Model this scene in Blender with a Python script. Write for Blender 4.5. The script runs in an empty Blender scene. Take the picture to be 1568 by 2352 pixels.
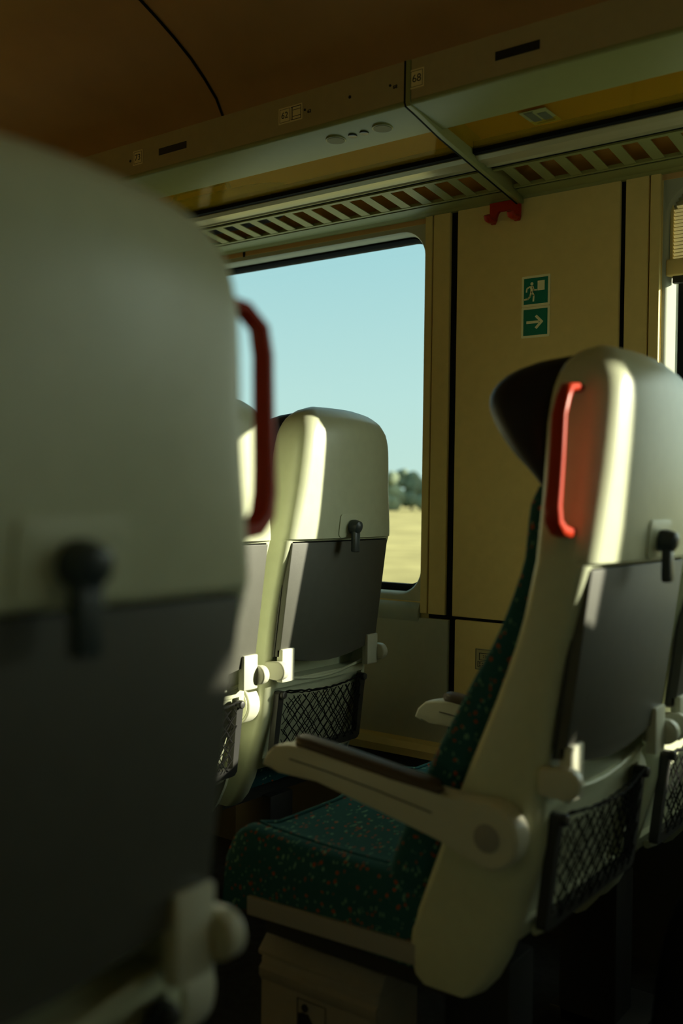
import bpy, bmesh, math, random
from mathutils import Vector, Matrix

random.seed(7)
S = bpy.context.scene
COL = S.collection

# ------------------------------------------------------------------ camera
CAM_H = 1.05
yaw, pitch, roll = math.radians(36.65), math.atan(29 / 2287), 0.0137
f0 = Vector((-math.sin(yaw), math.cos(yaw), 0)); r0 = Vector((math.cos(yaw), math.sin(yaw), 0))
fw = math.cos(pitch) * f0 + Vector((0, 0, -math.sin(pitch)))
up0 = r0.cross(fw)
rt = math.cos(roll) * r0 + math.sin(roll) * up0
up = -math.sin(roll) * r0 + math.cos(roll) * up0
cam_d = bpy.data.cameras.new('camera')
cam = bpy.data.objects.new('camera', cam_d); COL.objects.link(cam)
M3 = Matrix((rt, up, -fw)).transposed()
cam.matrix_world = Matrix.Translation((0, 0, CAM_H)) @ M3.to_4x4()
cam_d.sensor_fit = 'VERTICAL'; cam_d.sensor_height = 36.0; cam_d.lens = 2287 / 2352 * 36.0
cam_d.clip_start = 0.02; cam_d.clip_end = 2000
cam_d.dof.use_dof = True; cam_d.dof.focus_distance = 2.45; cam_d.dof.aperture_fstop = 2.3
S.camera = cam

# ------------------------------------------------------------------ light, exposure
S.view_settings.view_transform = 'Standard'; S.view_settings.look = 'None'
S.view_settings.gamma = 1.0; S.view_settings.use_curve_mapping = False
S.view_settings.exposure = 0.22
SKY_STRENGTH = 0.85
SUN_STRENGTH = 11.0
GLOW, GLOW_POWER = (3.9, 4.25, 3.5), 3.5
SUN_AZ, SUN_TAN = math.radians(39.0), 0.30
S.cycles.use_denoising = True
S.cycles.max_bounces = 10; S.cycles.diffuse_bounces = 6; S.cycles.transparent_max_bounces = 12
S.cycles.sample_clamp_indirect = 6.0

W = bpy.data.worlds.new('world'); S.world = W; W.use_nodes = True
wn = W.node_tree; wn.nodes.clear()
wo = wn.nodes.new('ShaderNodeOutputWorld'); wb = wn.nodes.new('ShaderNodeBackground')
tc = wn.nodes.new('ShaderNodeTexCoord'); sp = wn.nodes.new('ShaderNodeSeparateXYZ')
rp = wn.nodes.new('ShaderNodeValToRGB')
wn.links.new(tc.outputs['Generated'], sp.inputs[0]); wn.links.new(sp.outputs['Z'], rp.inputs[0])
wn.links.new(wb.outputs[0], wo.inputs[0])
to_sun = Vector((math.cos(SUN_AZ), math.sin(SUN_AZ), SUN_TAN)).normalized()
# hazy brightening of the sky around the low sun
dp = wn.nodes.new('ShaderNodeVectorMath'); dp.operation = 'DOT_PRODUCT'; dp.inputs[1].default_value = to_sun
nm = wn.nodes.new('ShaderNodeVectorMath'); nm.operation = 'NORMALIZE'
wn.links.new(tc.outputs['Generated'], nm.inputs[0]); wn.links.new(nm.outputs[0], dp.inputs[0])
mxz = wn.nodes.new('ShaderNodeMath'); mxz.operation = 'MAXIMUM'; mxz.inputs[1].default_value = 0; wn.links.new(dp.outputs['Value'], mxz.inputs[0])
pw = wn.nodes.new('ShaderNodeMath'); pw.operation = 'POWER'; pw.inputs[1].default_value = GLOW_POWER; wn.links.new(mxz.outputs[0], pw.inputs[0])
gc = wn.nodes.new('ShaderNodeVectorMath'); gc.operation = 'SCALE'; gc.inputs[0].default_value = GLOW; wn.links.new(pw.outputs[0], gc.inputs['Scale'])
ad = wn.nodes.new('ShaderNodeVectorMath'); ad.operation = 'ADD'; wn.links.new(rp.outputs[0], ad.inputs[0]); wn.links.new(gc.outputs[0], ad.inputs[1])
wn.links.new(ad.outputs[0], wb.inputs[0])
cr = rp.color_ramp
cr.elements[0].position = 0.0; cr.elements[0].color = (.62, .85, .76, 1)
cr.elements[1].position = 0.26; cr.elements[1].color = (.40, .72, .77, 1)
e = cr.elements.new(.10); e.color = (.55, .83, .80, 1)
e = cr.elements.new(.8); e.color = (.16, .40, .55, 1)
wb.inputs[1].default_value = SKY_STRENGTH

sl = bpy.data.lights.new('sun', 'SUN'); so = bpy.data.objects.new('sun', sl); COL.objects.link(so)
sl.energy = SUN_STRENGTH; sl.color = (1.0, .92, .72); sl.angle = math.radians(.6)
to_sun = Vector((math.cos(SUN_AZ), math.sin(SUN_AZ), SUN_TAN)).normalized()
so.rotation_euler = to_sun.to_track_quat('Z', 'Y').to_euler(); so.location = to_sun * 20

# ------------------------------------------------------------------ materials
def mat(name, col, rough=.5, spec=.4, metal=0.0, noise=0.0, nscale=40., bump=0.0, bscale=300.):
    m = bpy.data.materials.new(name); m.use_nodes = True
    nt = m.node_tree; b = nt.nodes['Principled BSDF']
    b.inputs['Base Color'].default_value = (*col, 1); b.inputs['Roughness'].default_value = rough
    b.inputs['Specular IOR Level'].default_value = spec; b.inputs['Metallic'].default_value = metal
    if noise or bump:
        t = nt.nodes.new('ShaderNodeTexCoord')
    if noise:
        n = nt.nodes.new('ShaderNodeTexNoise'); n.inputs['Scale'].default_value = nscale; n.inputs['Detail'].default_value = 4
        nt.links.new(t.outputs['Object'], n.inputs['Vector'])
        r = nt.nodes.new('ShaderNodeValToRGB')
        r.color_ramp.elements[0].color = (*[c * (1 - noise) for c in col], 1); r.color_ramp.elements[0].position = .3
        r.color_ramp.elements[1].color = (*[min(1, c * (1 + noise)) for c in col], 1); r.color_ramp.elements[1].position = .7
        nt.links.new(n.outputs[0], r.inputs[0]); nt.links.new(r.outputs[0], b.inputs['Base Color'])
    if bump:
        n2 = nt.nodes.new('ShaderNodeTexNoise'); n2.inputs['Scale'].default_value = bscale
        nt.links.new(t.outputs['Object'], n2.inputs['Vector'])
        bp = nt.nodes.new('ShaderNodeBump'); bp.inputs['Strength'].default_value = bump; bp.inputs['Distance'].default_value = .001
        nt.links.new(n2.outputs[0], bp.inputs['Height']); nt.links.new(bp.outputs[0], b.inputs['Normal'])
    return m

M = {}
M['shell'] = mat('shell_plastic', (.57, .60, .415), .36, .5, noise=.03, bump=.08)
M['tray'] = mat('tray_plastic', (.085, .085, .068), .5, .35, noise=.04, bump=.1)
M['hinge'] = mat('hinge_plastic', (.60, .60, .47), .35)
M['darkplastic'] = mat('dark_plastic', (.035, .035, .032), .45, bump=.1)
M['latch'] = mat('latch_plastic', (.04, .055, .06), .35)
M['leather'] = mat('black_leather', (.012, .013, .02), .5, .3, bump=.15)
M['pad'] = mat('armrest_leather', (.075, .05, .03), .45, .4, bump=.15)
M['red'] = mat('red_plastic', (.44, .028, .006), .38, .3)
M['cord'] = mat('net_cord', (.010, .010, .009), .8, .1)
M['wall'] = mat('wall_laminate', (.72, .56, .22), .6, .25, noise=.03, bump=.05)
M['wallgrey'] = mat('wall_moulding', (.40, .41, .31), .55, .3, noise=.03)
M['gap'] = mat('black_rubber', (.008, .009, .009), .7, .08)
M['ceiling'] = mat('ceiling_wood_laminate', (.55, .34, .14), .5, .25, noise=.06, nscale=6)
M['lining'] = mat('brightened_lining', (.72, .40, .08), .5, .25, noise=.06, nscale=6)
M['fascia'] = mat('fascia_paint', (.40, .32, .15), .5, .3, noise=.03)
M['under'] = mat('rack_paint', (.25, .26, .09), .38, .4, noise=.02)
M['alu'] = mat('rack_rail_metal', (.45, .42, .24), .3, .5, metal=.3)
M['floor'] = mat('floor_vinyl', (.03, .03, .03), .7, .2, noise=.3)
M['duct'] = mat('heater_duct_shade', (.03, .029, .026), .6)
M['steel'] = mat('pedestal_paint', (.03, .03, .028), .5)
M['rail'] = mat('rail_paint', (.32, .31, .27), .5)
M['bin'] = mat('bin_plastic', (.30, .27, .21), .5, noise=.04)
M['green'] = mat('sign_green', (.0, .19, .13), .4)
M['signpale'] = mat('sign_pale', (.90, .86, .55), .5)
M['plate'] = mat('plate_cream', (.74, .62, .30), .5)
M['ink'] = mat('ink_black', (.012, .012, .012), .6)
M['display'] = mat('display_dark', (.008, .011, .013), .3)
M['lens'] = mat('lamp_lens', (.10, .11, .06), .5, .2)
M['bag'] = mat('bag_fabric', (.006, .007, .007), .8, .15, bump=.3)
M['luggage'] = mat('luggage_fabric', (.02, .017, .015), .8, .2, noise=.4, nscale=12)
M['socket'] = mat('socket_grey', (.42, .37, .18), .5)

def glass(name, tint, gloss, rough=.0, alpha=.0, acol=(.3, .2, .1)):
    m = bpy.data.materials.new(name); m.use_nodes = True; nt = m.node_tree; nt.nodes.clear()
    o = nt.nodes.new('ShaderNodeOutputMaterial'); t = nt.nodes.new('ShaderNodeBsdfTransparent'); t.inputs[0].default_value = (*tint, 1)
    g = nt.nodes.new('ShaderNodeBsdfGlossy'); g.inputs['Roughness'].default_value = rough
    mx = nt.nodes.new('ShaderNodeMixShader'); mx.inputs[0].default_value = gloss
    nt.links.new(t.outputs[0], mx.inputs[1]); nt.links.new(g.outputs[0], mx.inputs[2]); last = mx
    if alpha:
        d = nt.nodes.new('ShaderNodeBsdfDiffuse'); d.inputs[0].default_value = (*acol, 1)
        m2 = nt.nodes.new('ShaderNodeMixShader'); m2.inputs[0].default_value = alpha
        nt.links.new(mx.outputs[0], m2.inputs[1]); nt.links.new(d.outputs[0], m2.inputs[2]); last = m2
    nt.links.new(last.outputs[0], o.inputs[0]); return m
M['pane'] = glass('window_glass', (.97, .99, .98), .03)
M['shelf'] = glass('shelf_glass', (.97, .88, .45), .035, .08, .22, (.70, .44, .03))

def seat_fabric():
    m = bpy.data.materials.new('seat_fabric'); m.use_nodes = True; nt = m.node_tree; b = nt.nodes['Principled BSDF']
    b.inputs['Roughness'].default_value = .9; b.inputs['Specular IOR Level'].default_value = .1
    try:
        b.inputs['Sheen Weight'].default_value = .08; b.inputs['Sheen Tint'].default_value = (.4, .8, .75, 1)
    except Exception: pass
    L = nt.links.new; N = nt.nodes.new
    t = N('ShaderNodeTexCoord')
    def mp(sx, sy, sz):
        n = N('ShaderNodeMapping'); n.inputs['Scale'].default_value = (sx, sy, sz); L(t.outputs['Object'], n.inputs[0]); return n
    wob = N('ShaderNodeTexNoise'); wob.inputs['Scale'].default_value = 60; L(t.outputs['Object'], wob.inputs['Vector'])
    def flecks(sx, sy, sz, keep, rad, off, wv):
        mpn = mp(sx, sy, sz); mpn.inputs['Location'].default_value = (off, off * 2, off * 3)
        ad = N('ShaderNodeVectorMath'); ad.operation = 'MULTIPLY_ADD'; L(wob.outputs['Color'], ad.inputs[0])
        ad.inputs[1].default_value = (wv, wv, wv); L(mpn.outputs[0], ad.inputs[2])
        v = N('ShaderNodeTexVoronoi'); v.inputs['Scale'].default_value = 1; L(ad.outputs[0], v.inputs['Vector'])
        lt = N('ShaderNodeMath'); lt.operation = 'LESS_THAN'; lt.inputs[1].default_value = rad; L(v.outputs['Distance'], lt.inputs[0])
        s = N('ShaderNodeSeparateXYZ'); L(v.outputs['Color'], s.inputs[0])
        g = N('ShaderNodeMath'); g.operation = 'GREATER_THAN'; g.inputs[1].default_value = keep; L(s.outputs['X'], g.inputs[0])
        mu = N('ShaderNodeMath'); mu.operation = 'MULTIPLY'; L(lt.outputs[0], mu.inputs[0]); L(g.outputs[0], mu.inputs[1]); return mu
    a1 = flecks(90, 90, 90, .74, .27, 0.3, .5)
    a2 = flecks(150, 50, 90, .76, .26, 1.7, .8)
    p1 = flecks(125, 44, 80, .35, .24, 5.1, 1.6)
    base = N('ShaderNodeValToRGB'); base.color_ramp.elements[0].color = (.013, .060, .072, 1); base.color_ramp.elements[1].color = (.028, .120, .125, 1)
    bn = N('ShaderNodeTexNoise'); bn.inputs['Scale'].default_value = 700; L(t.outputs['Object'], bn.inputs['Vector']); L(bn.outputs[0], base.inputs[0])
    def mix(fac, A, col):
        x = N('ShaderNodeMixRGB'); L(fac.outputs[0], x.inputs[0]); L(A, x.inputs[1]); x.inputs[2].default_value = (*col, 1); return x.outputs[0]
    c = mix(p1, base.outputs[0], (.17, .34, .24)); c = mix(a1, c, (.42, .075, .02)); c = mix(a2, c, (.38, .07, .02))
    L(c, b.inputs['Base Color'])
    bp = N('ShaderNodeBump'); bp.inputs['Strength'].default_value = .3; bp.inputs['Distance'].default_value = .0015
    L(bn.outputs[0], bp.inputs['Height']); L(bp.outputs[0], b.inputs['Normal'])
    return m
M['fabric'] = seat_fabric()

def blind_mat():
    m = bpy.data.materials.new('blind_fabric'); m.use_nodes = True; nt = m.node_tree; nt.nodes.clear()
    o = nt.nodes.new('ShaderNodeOutputMaterial'); d = nt.nodes.new('ShaderNodeBsdfDiffuse'); d.inputs[0].default_value = (.42, .38, .22, 1)
    t = nt.nodes.new('ShaderNodeBsdfTranslucent'); t.inputs[0].default_value = (.40, .36, .2, 1)
    mx = nt.nodes.new('ShaderNodeMixShader'); mx.inputs[0].default_value = .25
    nt.links.new(d.outputs[0], mx.inputs[1]); nt.links.new(t.outputs[0], mx.inputs[2]); nt.links.new(mx.outputs[0], o.inputs[0]); return m
M['blind'] = blind_mat()
M['field'] = mat('stubble_field', (.40, .33, .14), .9, .05, noise=.3, nscale=.35)
M['leaf'] = mat('hazed_foliage', (.17, .20, .135), .9, .05, noise=.2, nscale=.5)  # paler, flatter green puts distance haze into the leaf colour
M['bark'] = mat('tree_bark', (.08, .06, .04), .9)

# ------------------------------------------------------------------ mesh helpers
def link(name, bm, m, parent=None, smooth=35, loc=None):
    me = bpy.data.meshes.new(name)
    bmesh.ops.recalc_face_normals(bm, faces=bm.faces[:])
    bm.to_mesh(me); bm.free()
    ms = m if isinstance(m, (list, tuple)) else [m]
    for x in ms: me.materials.append(x)
    if smooth:
        me.shade_smooth(); me.set_sharp_from_angle(angle=math.radians(smooth))
    o = bpy.data.objects.new(name, me); COL.objects.link(o)
    if parent is not None: o.parent = parent
    if loc is not None: o.location = loc
    return o

def tag(o, label=None, cat=None, group=None, kind=None):
    if label: o['label'] = label
    if cat: o['category'] = cat
    if group: o['group'] = group
    if kind: o['kind'] = kind
    return o

def thing(name, loc, label, cat, group=None):
    o = bpy.data.objects.new(name, None); COL.objects.link(o); o.location = loc; o.empty_display_size = .05
    return tag(o, label, cat, group)

def struct(o): o['kind'] = 'structure'; return o

def box(bm, x0, x1, y0, y1, z0, z1, bev=0.0, seg=2, mtx=None):
    g = bmesh.ops.create_cube(bm, size=1.0)
    vs = g['verts']
    for v in vs:
        v.co = Vector((x0 + (v.co.x + .5) * (x1 - x0), y0 + (v.co.y + .5) * (y1 - y0), z0 + (v.co.z + .5) * (z1 - z0)))
    if bev:
        es = list({e for v in vs for e in v.link_edges})
        r = bmesh.ops.bevel(bm, geom=es, offset=bev, segments=seg, profile=.5, affect='EDGES')
        vs = list({v for f in r['faces'] for v in f.verts} | {v for v in vs if v.is_valid})
    if mtx is not None: bmesh.ops.transform(bm, matrix=mtx, verts=vs)
    return vs

def prism(bm, pts, axis, a, b, bev=0.0, seg=2):
    """extrude a 2-D outline along axis ('x','y','z') from a to b"""
    def P(p, t):
        if axis == 'x': return (t, p[0], p[1])
        if axis == 'y': return (p[0], t, p[1])
        return (p[0], p[1], t)
    A = [bm.verts.new(P(p, a)) for p in pts]; B = [bm.verts.new(P(p, b)) for p in pts]
    n = len(pts)
    fa = bm.faces.new(A); fb = bm.faces.new(B[::-1])
    for i in range(n): bm.faces.new((A[i], B[i], B[(i + 1) % n], A[(i + 1) % n]))
    if bev:
        es = list(fa.edges) + list(fb.edges)
        bmesh.ops.bevel(bm, geom=es, offset=bev, segments=seg, profile=.5, affect='EDGES')

def loft(bm, rings, cap=True):
    R = [[bm.verts.new(p) for p in r] for r in rings]; n = len(R[0])
    for a, b in zip(R, R[1:]):
        for i in range(n):
            j = (i + 1) % n
            try: bm.faces.new((a[i], a[j], b[j], b[i]))
            except ValueError: pass
    if cap:
        for r in (R[0], R[-1]):
            try: bm.faces.new(r)
            except ValueError: pass
    return R

def tube(bm, pts, r, n=8, closed=False, flat=None):
    """sweep; r is a radius or list; flat=(a,b) gives an elliptic section scale along (normal1, normal2)"""
    pts = [Vector(p) for p in pts]; k = len(pts); rings = []
    ref = Vector((0, 0, 1))
    prev = None
    for i, p in enumerate(pts):
        if closed: t = pts[(i + 1) % k] - pts[i - 1]
        else: t = pts[min(i + 1, k - 1)] - pts[max(i - 1, 0)]
        t.normalize()
        if prev is None:
            u = t.cross(ref)
            if u.length < 1e-3: u = t.cross(Vector((1, 0, 0)))
        else:
            u = prev - t * prev.dot(t)
        u.normalize(); prev = u; v = t.cross(u)
        rr = r[i] if isinstance(r, (list, tuple)) else r
        a, b = flat if flat else (1, 1)
        rings.append([p + u * (rr * a * math.cos(2 * math.pi * q / n)) + v * (rr * b * math.sin(2 * math.pi * q / n)) for q in range(n)])
    if closed: rings.append(rings[0])
    loft(bm, rings, cap=not closed)
    if closed: bmesh.ops.remove_doubles(bm, verts=bm.verts[:], dist=1e-6)

def disc(bm, c, r, axis, a, b, n=40, bev=0.0, seg=3):
    pts = [(c[0] + r * math.cos(2 * math.pi * i / n), c[1] + r * math.sin(2 * math.pi * i / n)) for i in range(n)]
    prism(bm, pts, axis, a, b, bev, seg)

def lerp_tab(tab, z):
    if z <= tab[0][0]: return tab[0][1]
    for (a, va), (b, vb) in zip(tab, tab[1:]):
        if z <= b:
            t = (z - a) / (b - a) if b > a else 1
            return va + (vb - va) * t
    return tab[-1][1]

def smooth_tab(tab, z):
    """monotone-ish cubic (catmull) interpolation"""
    n = len(tab)
    if z <= tab[0][0]: return tab[0][1]
    if z >= tab[-1][0]: return tab[-1][1]
    for i in range(n - 1):
        a, va = tab[i]; b, vb = tab[i + 1]
        if z <= b:
            t = (z - a) / (b - a)
            m0 = ((vb - tab[i - 1][1]) / (b - tab[i - 1][0]) if i else (vb - va) / (b - a)) * (b - a)
            m1 = ((tab[i + 2][1] - va) / (tab[i + 2][0] - a) if i + 2 < n else (vb - va) / (b - a)) * (b - a)
            t2, t3 = t * t, t * t * t
            return (2 * t3 - 3 * t2 + 1) * va + (t3 - 2 * t2 + t) * m0 + (-2 * t3 + 3 * t2) * vb + (t3 - t2) * m1

def rrect(x0, x1, y0, y1, r, n=5):
    pts = []
    for cx, cy, a0 in ((x1 - r, y1 - r, 0), (x0 + r, y1 - r, 90), (x0 + r, y0 + r, 180), (x1 - r, y0 + r, 270)):
        for i in range(n + 1):
            a = math.radians(a0 + 90 * i / n); pts.append((cx + r * math.cos(a), cy + r * math.sin(a)))
    return pts

# ------------------------------------------------------------------ the setting
WY = 2.30            # window-side wall
LY = -.42            # opposite wall
CY = .94             # middle of the coach
X0, X1 = -5.2, 3.4
SILL, HEAD = .775, 1.80   # moulded window opening in the wall panel
GAPB, GAPT = .775, 1.80
WINS = [(-3.92, -3.0), (-2.36, -1.4366), (-.794, .21), (.701, 1.66), (2.40, 3.25)]

b = bmesh.new(); box(b, X0, X1, LY - .05, WY + .2, -.06, 0); struct(link('floor', b, M['floor']))
vault = [(2.30, 1.80), (2.29, 1.95), (2.262, 2.08), (2.197, 2.202), (2.168, 2.245), (2.118, 2.286), (2.063, 2.324), (1.994, 2.36),
         (1.927, 2.39), (1.867, 2.414), (1.7, 2.46), (1.4, 2.51), (.94, 2.53)]
full = vault + [(2 * CY - y, z) for y, z in vault[-2::-1]]
def ceiling_part(xa, xb):
    bm = bmesh.new()
    outer = [(CY + (y - CY) * 1.03, z + .05) for y, z in full]
    prism(bm, full + outer[::-1], 'x', xa, xb)
    return bm
struct(link('ceiling', ceiling_part(X0, X1), M['ceiling']))
# added lining behind the rack, its tan brightened to stand in for light
b = bmesh.new()
lin = [(2.299, 1.832), (2.265, 1.868), (2.225, 1.92), (2.19, 1.99), (2.178, 2.06)]
prism(b, lin + [(2.262, 2.075), (2.29, 1.95), (2.302, 1.84)], 'x', X0, X1)
struct(link('trim_0', b, M['lining']))
# the dark joint across the ceiling boards
b = bmesh.new()
inn = [(CY + (y - CY) * .9985, z - .003) for y, z in full]
prism(b, inn + [(y, z + .01) for y, z in full[::-1]], 'x', -2.104, -2.096)
struct(link('trim_1', b, M['gap']))

def wall_run(side):
    """wall with window openings; side=+1 window side, -1 opposite"""
    y = WY if side > 0 else LY
    t = .085 * side
    bm = bmesh.new()
    ya, yb = (y, y + t) if side > 0 else (y + t, y)
    box(bm, X0, X1, ya, yb, 0, SILL)
    box(bm, X0, X1, ya, yb, HEAD, 2.02)
    xs = [X0] + [v for w in WINS for v in w] + [X1]
    for i in range(0, len(xs), 2): box(bm, xs[i], xs[i + 1], ya, yb, SILL, HEAD)
    return bm
struct(link('wall_right', wall_run(1), M['wall'], smooth=0))
struct(link('wall_left', wall_run(-1), M['wall'], smooth=0))
b = bmesh.new(); box(b, X0 - .08, X0, LY, WY, 0, 2.6); struct(link('wall_front', b, M['wall']))
b = bmesh.new(); box(b, X1, X1 + .08, LY, WY, 0, 2.6); struct(link('wall_back', b, M['wall']))

def ring(bm, outer, inner, axis, a, b2):
    """frame between two outlines (same count), extruded"""
    n = len(outer)
    def P(p, t): return (p[0], t, p[1]) if axis == 'y' else (t, p[0], p[1])
    V = [[bm.verts.new(P(p, t)) for p in o] for o, t in ((outer, a), (inner, a), (inner, b2), (outer, b2))]
    for k in range(4):
        A, B = V[k], V[(k + 1) % 4]
        for i in range(n): bm.faces.new((A[i], A[(i + 1) % n], B[(i + 1) % n], B[i]))

def rectlike(x0, x1, z0, z1, n):
    """square outline with the same count as rrect"""
    return rrect(x0, x1, z0, z1, .0005, n)

def window(idx, x0, x1, side):
    y = WY if side > 0 else LY
    s = side
    root = bpy.data.objects.new('window_%d' % idx, None); COL.objects.link(root); struct(root)
    n = 8
    # moulded surround between the square panel cut and the rounded rubber
    r = .075
    bm = bmesh.new()
    o1 = rectlike(x0, x1, SILL, HEAD, n)
    i1 = rrect(x0 + .006, x1 - .006, SILL + .012, HEAD - .012, r, n)
    i2 = rrect(x0 + .010, x1 - .010, SILL + .020, HEAD - .016, r - .004, n)
    i3 = rrect(x0 + .026, x1 - .011, SILL + .021, HEAD - .017, r - .006, n)
    V = [[bm.verts.new((p[0], yy, p[1])) for p in pts] for pts, yy in ((o1, y + .002 * s), (i1, y + .004 * s), (i2, y + .012 * s), (i3, y + .046 * s))]
    for A, B in zip(V, V[1:]):
        for i in range(len(A)):
            j = (i + 1) % len(A); bm.faces.new((A[i], A[j], B[j], B[i]))
    link('window_frame', bm, M['wallgrey'], root, smooth=50)
    bm = bmesh.new()
    g1 = rrect(x0 + .025, x1 - .009, SILL + .019, HEAD - .015, r - .003, n)
    g2 = rrect(x0 + .028, x1 - .012, SILL + .026, HEAD - .022, r - .008, n)
    g3 = rrect(x0 + .044, x1 - .016, SILL + .040, HEAD - .030, r - .012, n)
    V = [[bm.verts.new((p[0], yy, p[1])) for p in pts] for pts, yy in ((g1, y + .044 * s), (g2, y + .044 * s), (g3, y + .055 * s), (g3, y + .075 * s))]
    for A, B in zip(V, V[1:]):
        for i in range(len(A)):
            j = (i + 1) % len(A); bm.faces.new((A[i], A[j], B[j], B[i]))
    link('gasket', bm, M['gap'], root, smooth=50)
    bm = bmesh.new(); box(bm, x0 + .012, x1 - .012, min(y + .062 * s, y + .068 * s), max(y + .062 * s, y + .068 * s), SILL + .02, HEAD - .02)
    link('pane', bm, M['pane'], root, smooth=0)
    # sky portal in the opening
    ld = bpy.data.lights.new('window_portal', 'AREA'); ld.shape = 'RECTANGLE'; ld.size = x1 - x0; ld.size_y = HEAD - SILL
    try: ld.cycles.is_portal = True
    except Exception: pass
    lo = bpy.data.objects.new('window_portal', ld); COL.objects.link(lo)
    lo.location = ((x0 + x1) / 2, y + .10 * s, (SILL + HEAD) / 2)
    lo.rotation_euler = Vector((0, s, 0)).to_track_quat('Z', 'Y').to_euler()
    return root
k = 1
for (a, c) in WINS: window(k, a, c, 1); k += 1
for (a, c) in WINS: window(k, a, c, -1); k += 1

# panels of the pillar between the two windows (raised laminate boards with dark joints)
tn = [2]
def trim(bm, m, smooth=0):
    o = struct(link('trim_%d' % tn[0], bm, m, smooth=smooth)); tn[0] += 1; return o
PZ = .745
for xa, xb in ((-1.434, -1.412), (-1.408, -1.356), (-1.334, -.892), (-.879, -.824), (-.820, -.796)):
    bm = bmesh.new(); box(bm, xa, xb, WY - .012, WY + .0, PZ, 1.83, .002, 2); trim(bm, M['wall'])
for xa, xb in ((-1.356, -1.334), (-.892, -.879)):
    bm = bmesh.new(); box(bm, xa, xb, WY - .003, WY + .001, PZ, 1.83); trim(bm, M['gap'])
# lower wall panels below the joint
for xa, xb in ((-3.0, -1.345), (-1.325, .9)):
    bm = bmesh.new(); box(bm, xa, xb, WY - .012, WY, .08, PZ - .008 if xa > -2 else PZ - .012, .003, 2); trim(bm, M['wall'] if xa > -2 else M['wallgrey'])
bm = bmesh.new(); box(bm, -1.346, -1.324, WY - .003, WY + .001, .08, PZ); trim(bm, M['gap'])
bm = bmesh.new(); box(bm, -1.41, .0, WY - .004, WY + .001, PZ - .011, PZ); trim(bm, M['gap'])
# heater duct along the foot of the wall
bm = bmesh.new(); prism(bm, [(WY, .405), (WY - .045, .400), (WY - .057, .385), (WY - .057, .365), (WY, .365)], 'x', X0, X1); trim(bm, M['wall'])
bm = bmesh.new(); box(bm, X0, X1, WY - .052, WY, .0, .365); trim(bm, M['duct'])  # dark colour of this face stands in for shade below the ledge
# lip along the bottom of window surround
bm = bmesh.new(); prism(bm, [(WY, .772), (WY - .008, .768), (WY - .016, .750), (WY - .018, .735), (WY - .012, .722), (WY, .720)], 'x', -2.95, -1.437, .003, 2); trim(bm, M['wallgrey'], 40)

# ------------------------------------------------------------------ luggage rack
def zz(y): return 1.88 - .115 * (y - 1.76)
def strip(bm, x0, x1, y0, y1, lo, hi, bev=.0):
    pts = [(y0, zz(y0) + lo), (y1, zz(y1) + lo), (y1, zz(y1) + hi), (y0, zz(y0) + hi)]
    prism(bm, pts, 'x', x0, x1)

def slot_slats(x0, x1):
    """slatted plate: bars across between two edge strips, with rounded slots"""
    bm = bmesh.new()
    ya, yb = 2.118, 2.236
    strip(bm, x0, x1, ya, ya + .010, .0, .008); strip(bm, x0, x1, yb - .008, yb, .0, .008)
    pitch = .0655; sk = -.035
    i = 0; x = x1 - .02
    while x - .028 > x0 + .02:
        w = .0275
        p = [(x, ya + .008), (x - w, ya + .008), (x - w + sk * 0, yb - .006), (x, yb - .006)]
        top = [bm.verts.new((q[0], q[1], zz(q[1]) + .003)) for q in p]; bot = [bm.verts.new((q[0], q[1], zz(q[1]) + .001)) for q in p]
        bm.faces.new(top); bm.faces.new(bot[::-1])
        for j in range(4): bm.faces.new((top[j], bot[j], bot[(j + 1) % 4], top[(j + 1) % 4]))
        x -= pitch
    return bm

XD = -1.150
def rack(x0, x1, label, name='luggage_rack'):
    r = thing(name, (x1 if x0 < XD else x0, 1.76, 1.88), label, 'luggage rack')
    inv = Matrix.Translation(-r.location)
    def part(n, bm, m, sm=35):
        bmesh.ops.transform(bm, matrix=inv, verts=bm.verts[:]); return link(n, bm, m, r, sm)
    bm = bmesh.new()
    prism(bm, [(1.7600, 1.8865), (1.7600, 1.972), (1.772, 1.972), (1.772, 1.8865)], 'x', x0, x1); part('fascia', bm, M['fascia'])
    bm = bmesh.new()
    prism(bm, [(1.7598, 1.8885), (1.7602, 1.8845), (1.7625, 1.8808), (1.767, 1.8788), (1.887, zz(1.887)), (1.887, zz(1.887) + .014), (1.775, 1.90), (1.7605, 1.8895)], 'x', x0, x1)
    part('beam', bm, M['under'], 60)
    bm = bmesh.new(); strip(bm, x0, x1, 1.885, 2.034, .012, .018); part('glass_shelf', bm, M['shelf'], 0)
    bm = bmesh.new(); strip(bm, x0, x1, 2.024, 2.036, .002, .03); strip(bm, x0, x1, 2.104, 2.118, .004, .012); strip(bm, x0, x1, 2.234, 2.243, .002, .007); part('seal', bm, M['gap'], 0)
    bm = bmesh.new()
    prism(bm, [(y, zz(y) + d) for y, d in ((2.036, .0), (2.048, -.005), (2.066, -.004), (2.072, -.001), (2.088, -.001), (2.092, -.004), (2.104, .0), (2.104, .03), (2.036, .03))], 'x', x0, x1)
    part('front_rail', bm, M['alu'], 20)
    bm = bmesh.new()
    prism(bm, [(y, zz(y) + d) for y, d in ((2.243, .0), (2.262, -.003), (2.278, -.002), (2.284, -.006), (2.296, -.006), (2.30, -.004), (2.30, .010), (2.243, .010))], 'x', x0, x1)
    part('rear_rail', bm, M['under'], 20)
    part('slat_grille', slot_slats(x0, x1), M['under'], 0)
    return r, part
RL, partL = rack(X0 + .02, XD - .0105, 'long overhead luggage rack left of the divider, with slats, glass shelf and reading lights')
RR, partR = rack(XD + .007, X1 - .02, 'overhead luggage rack right of the divider, above the escape signs')
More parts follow.
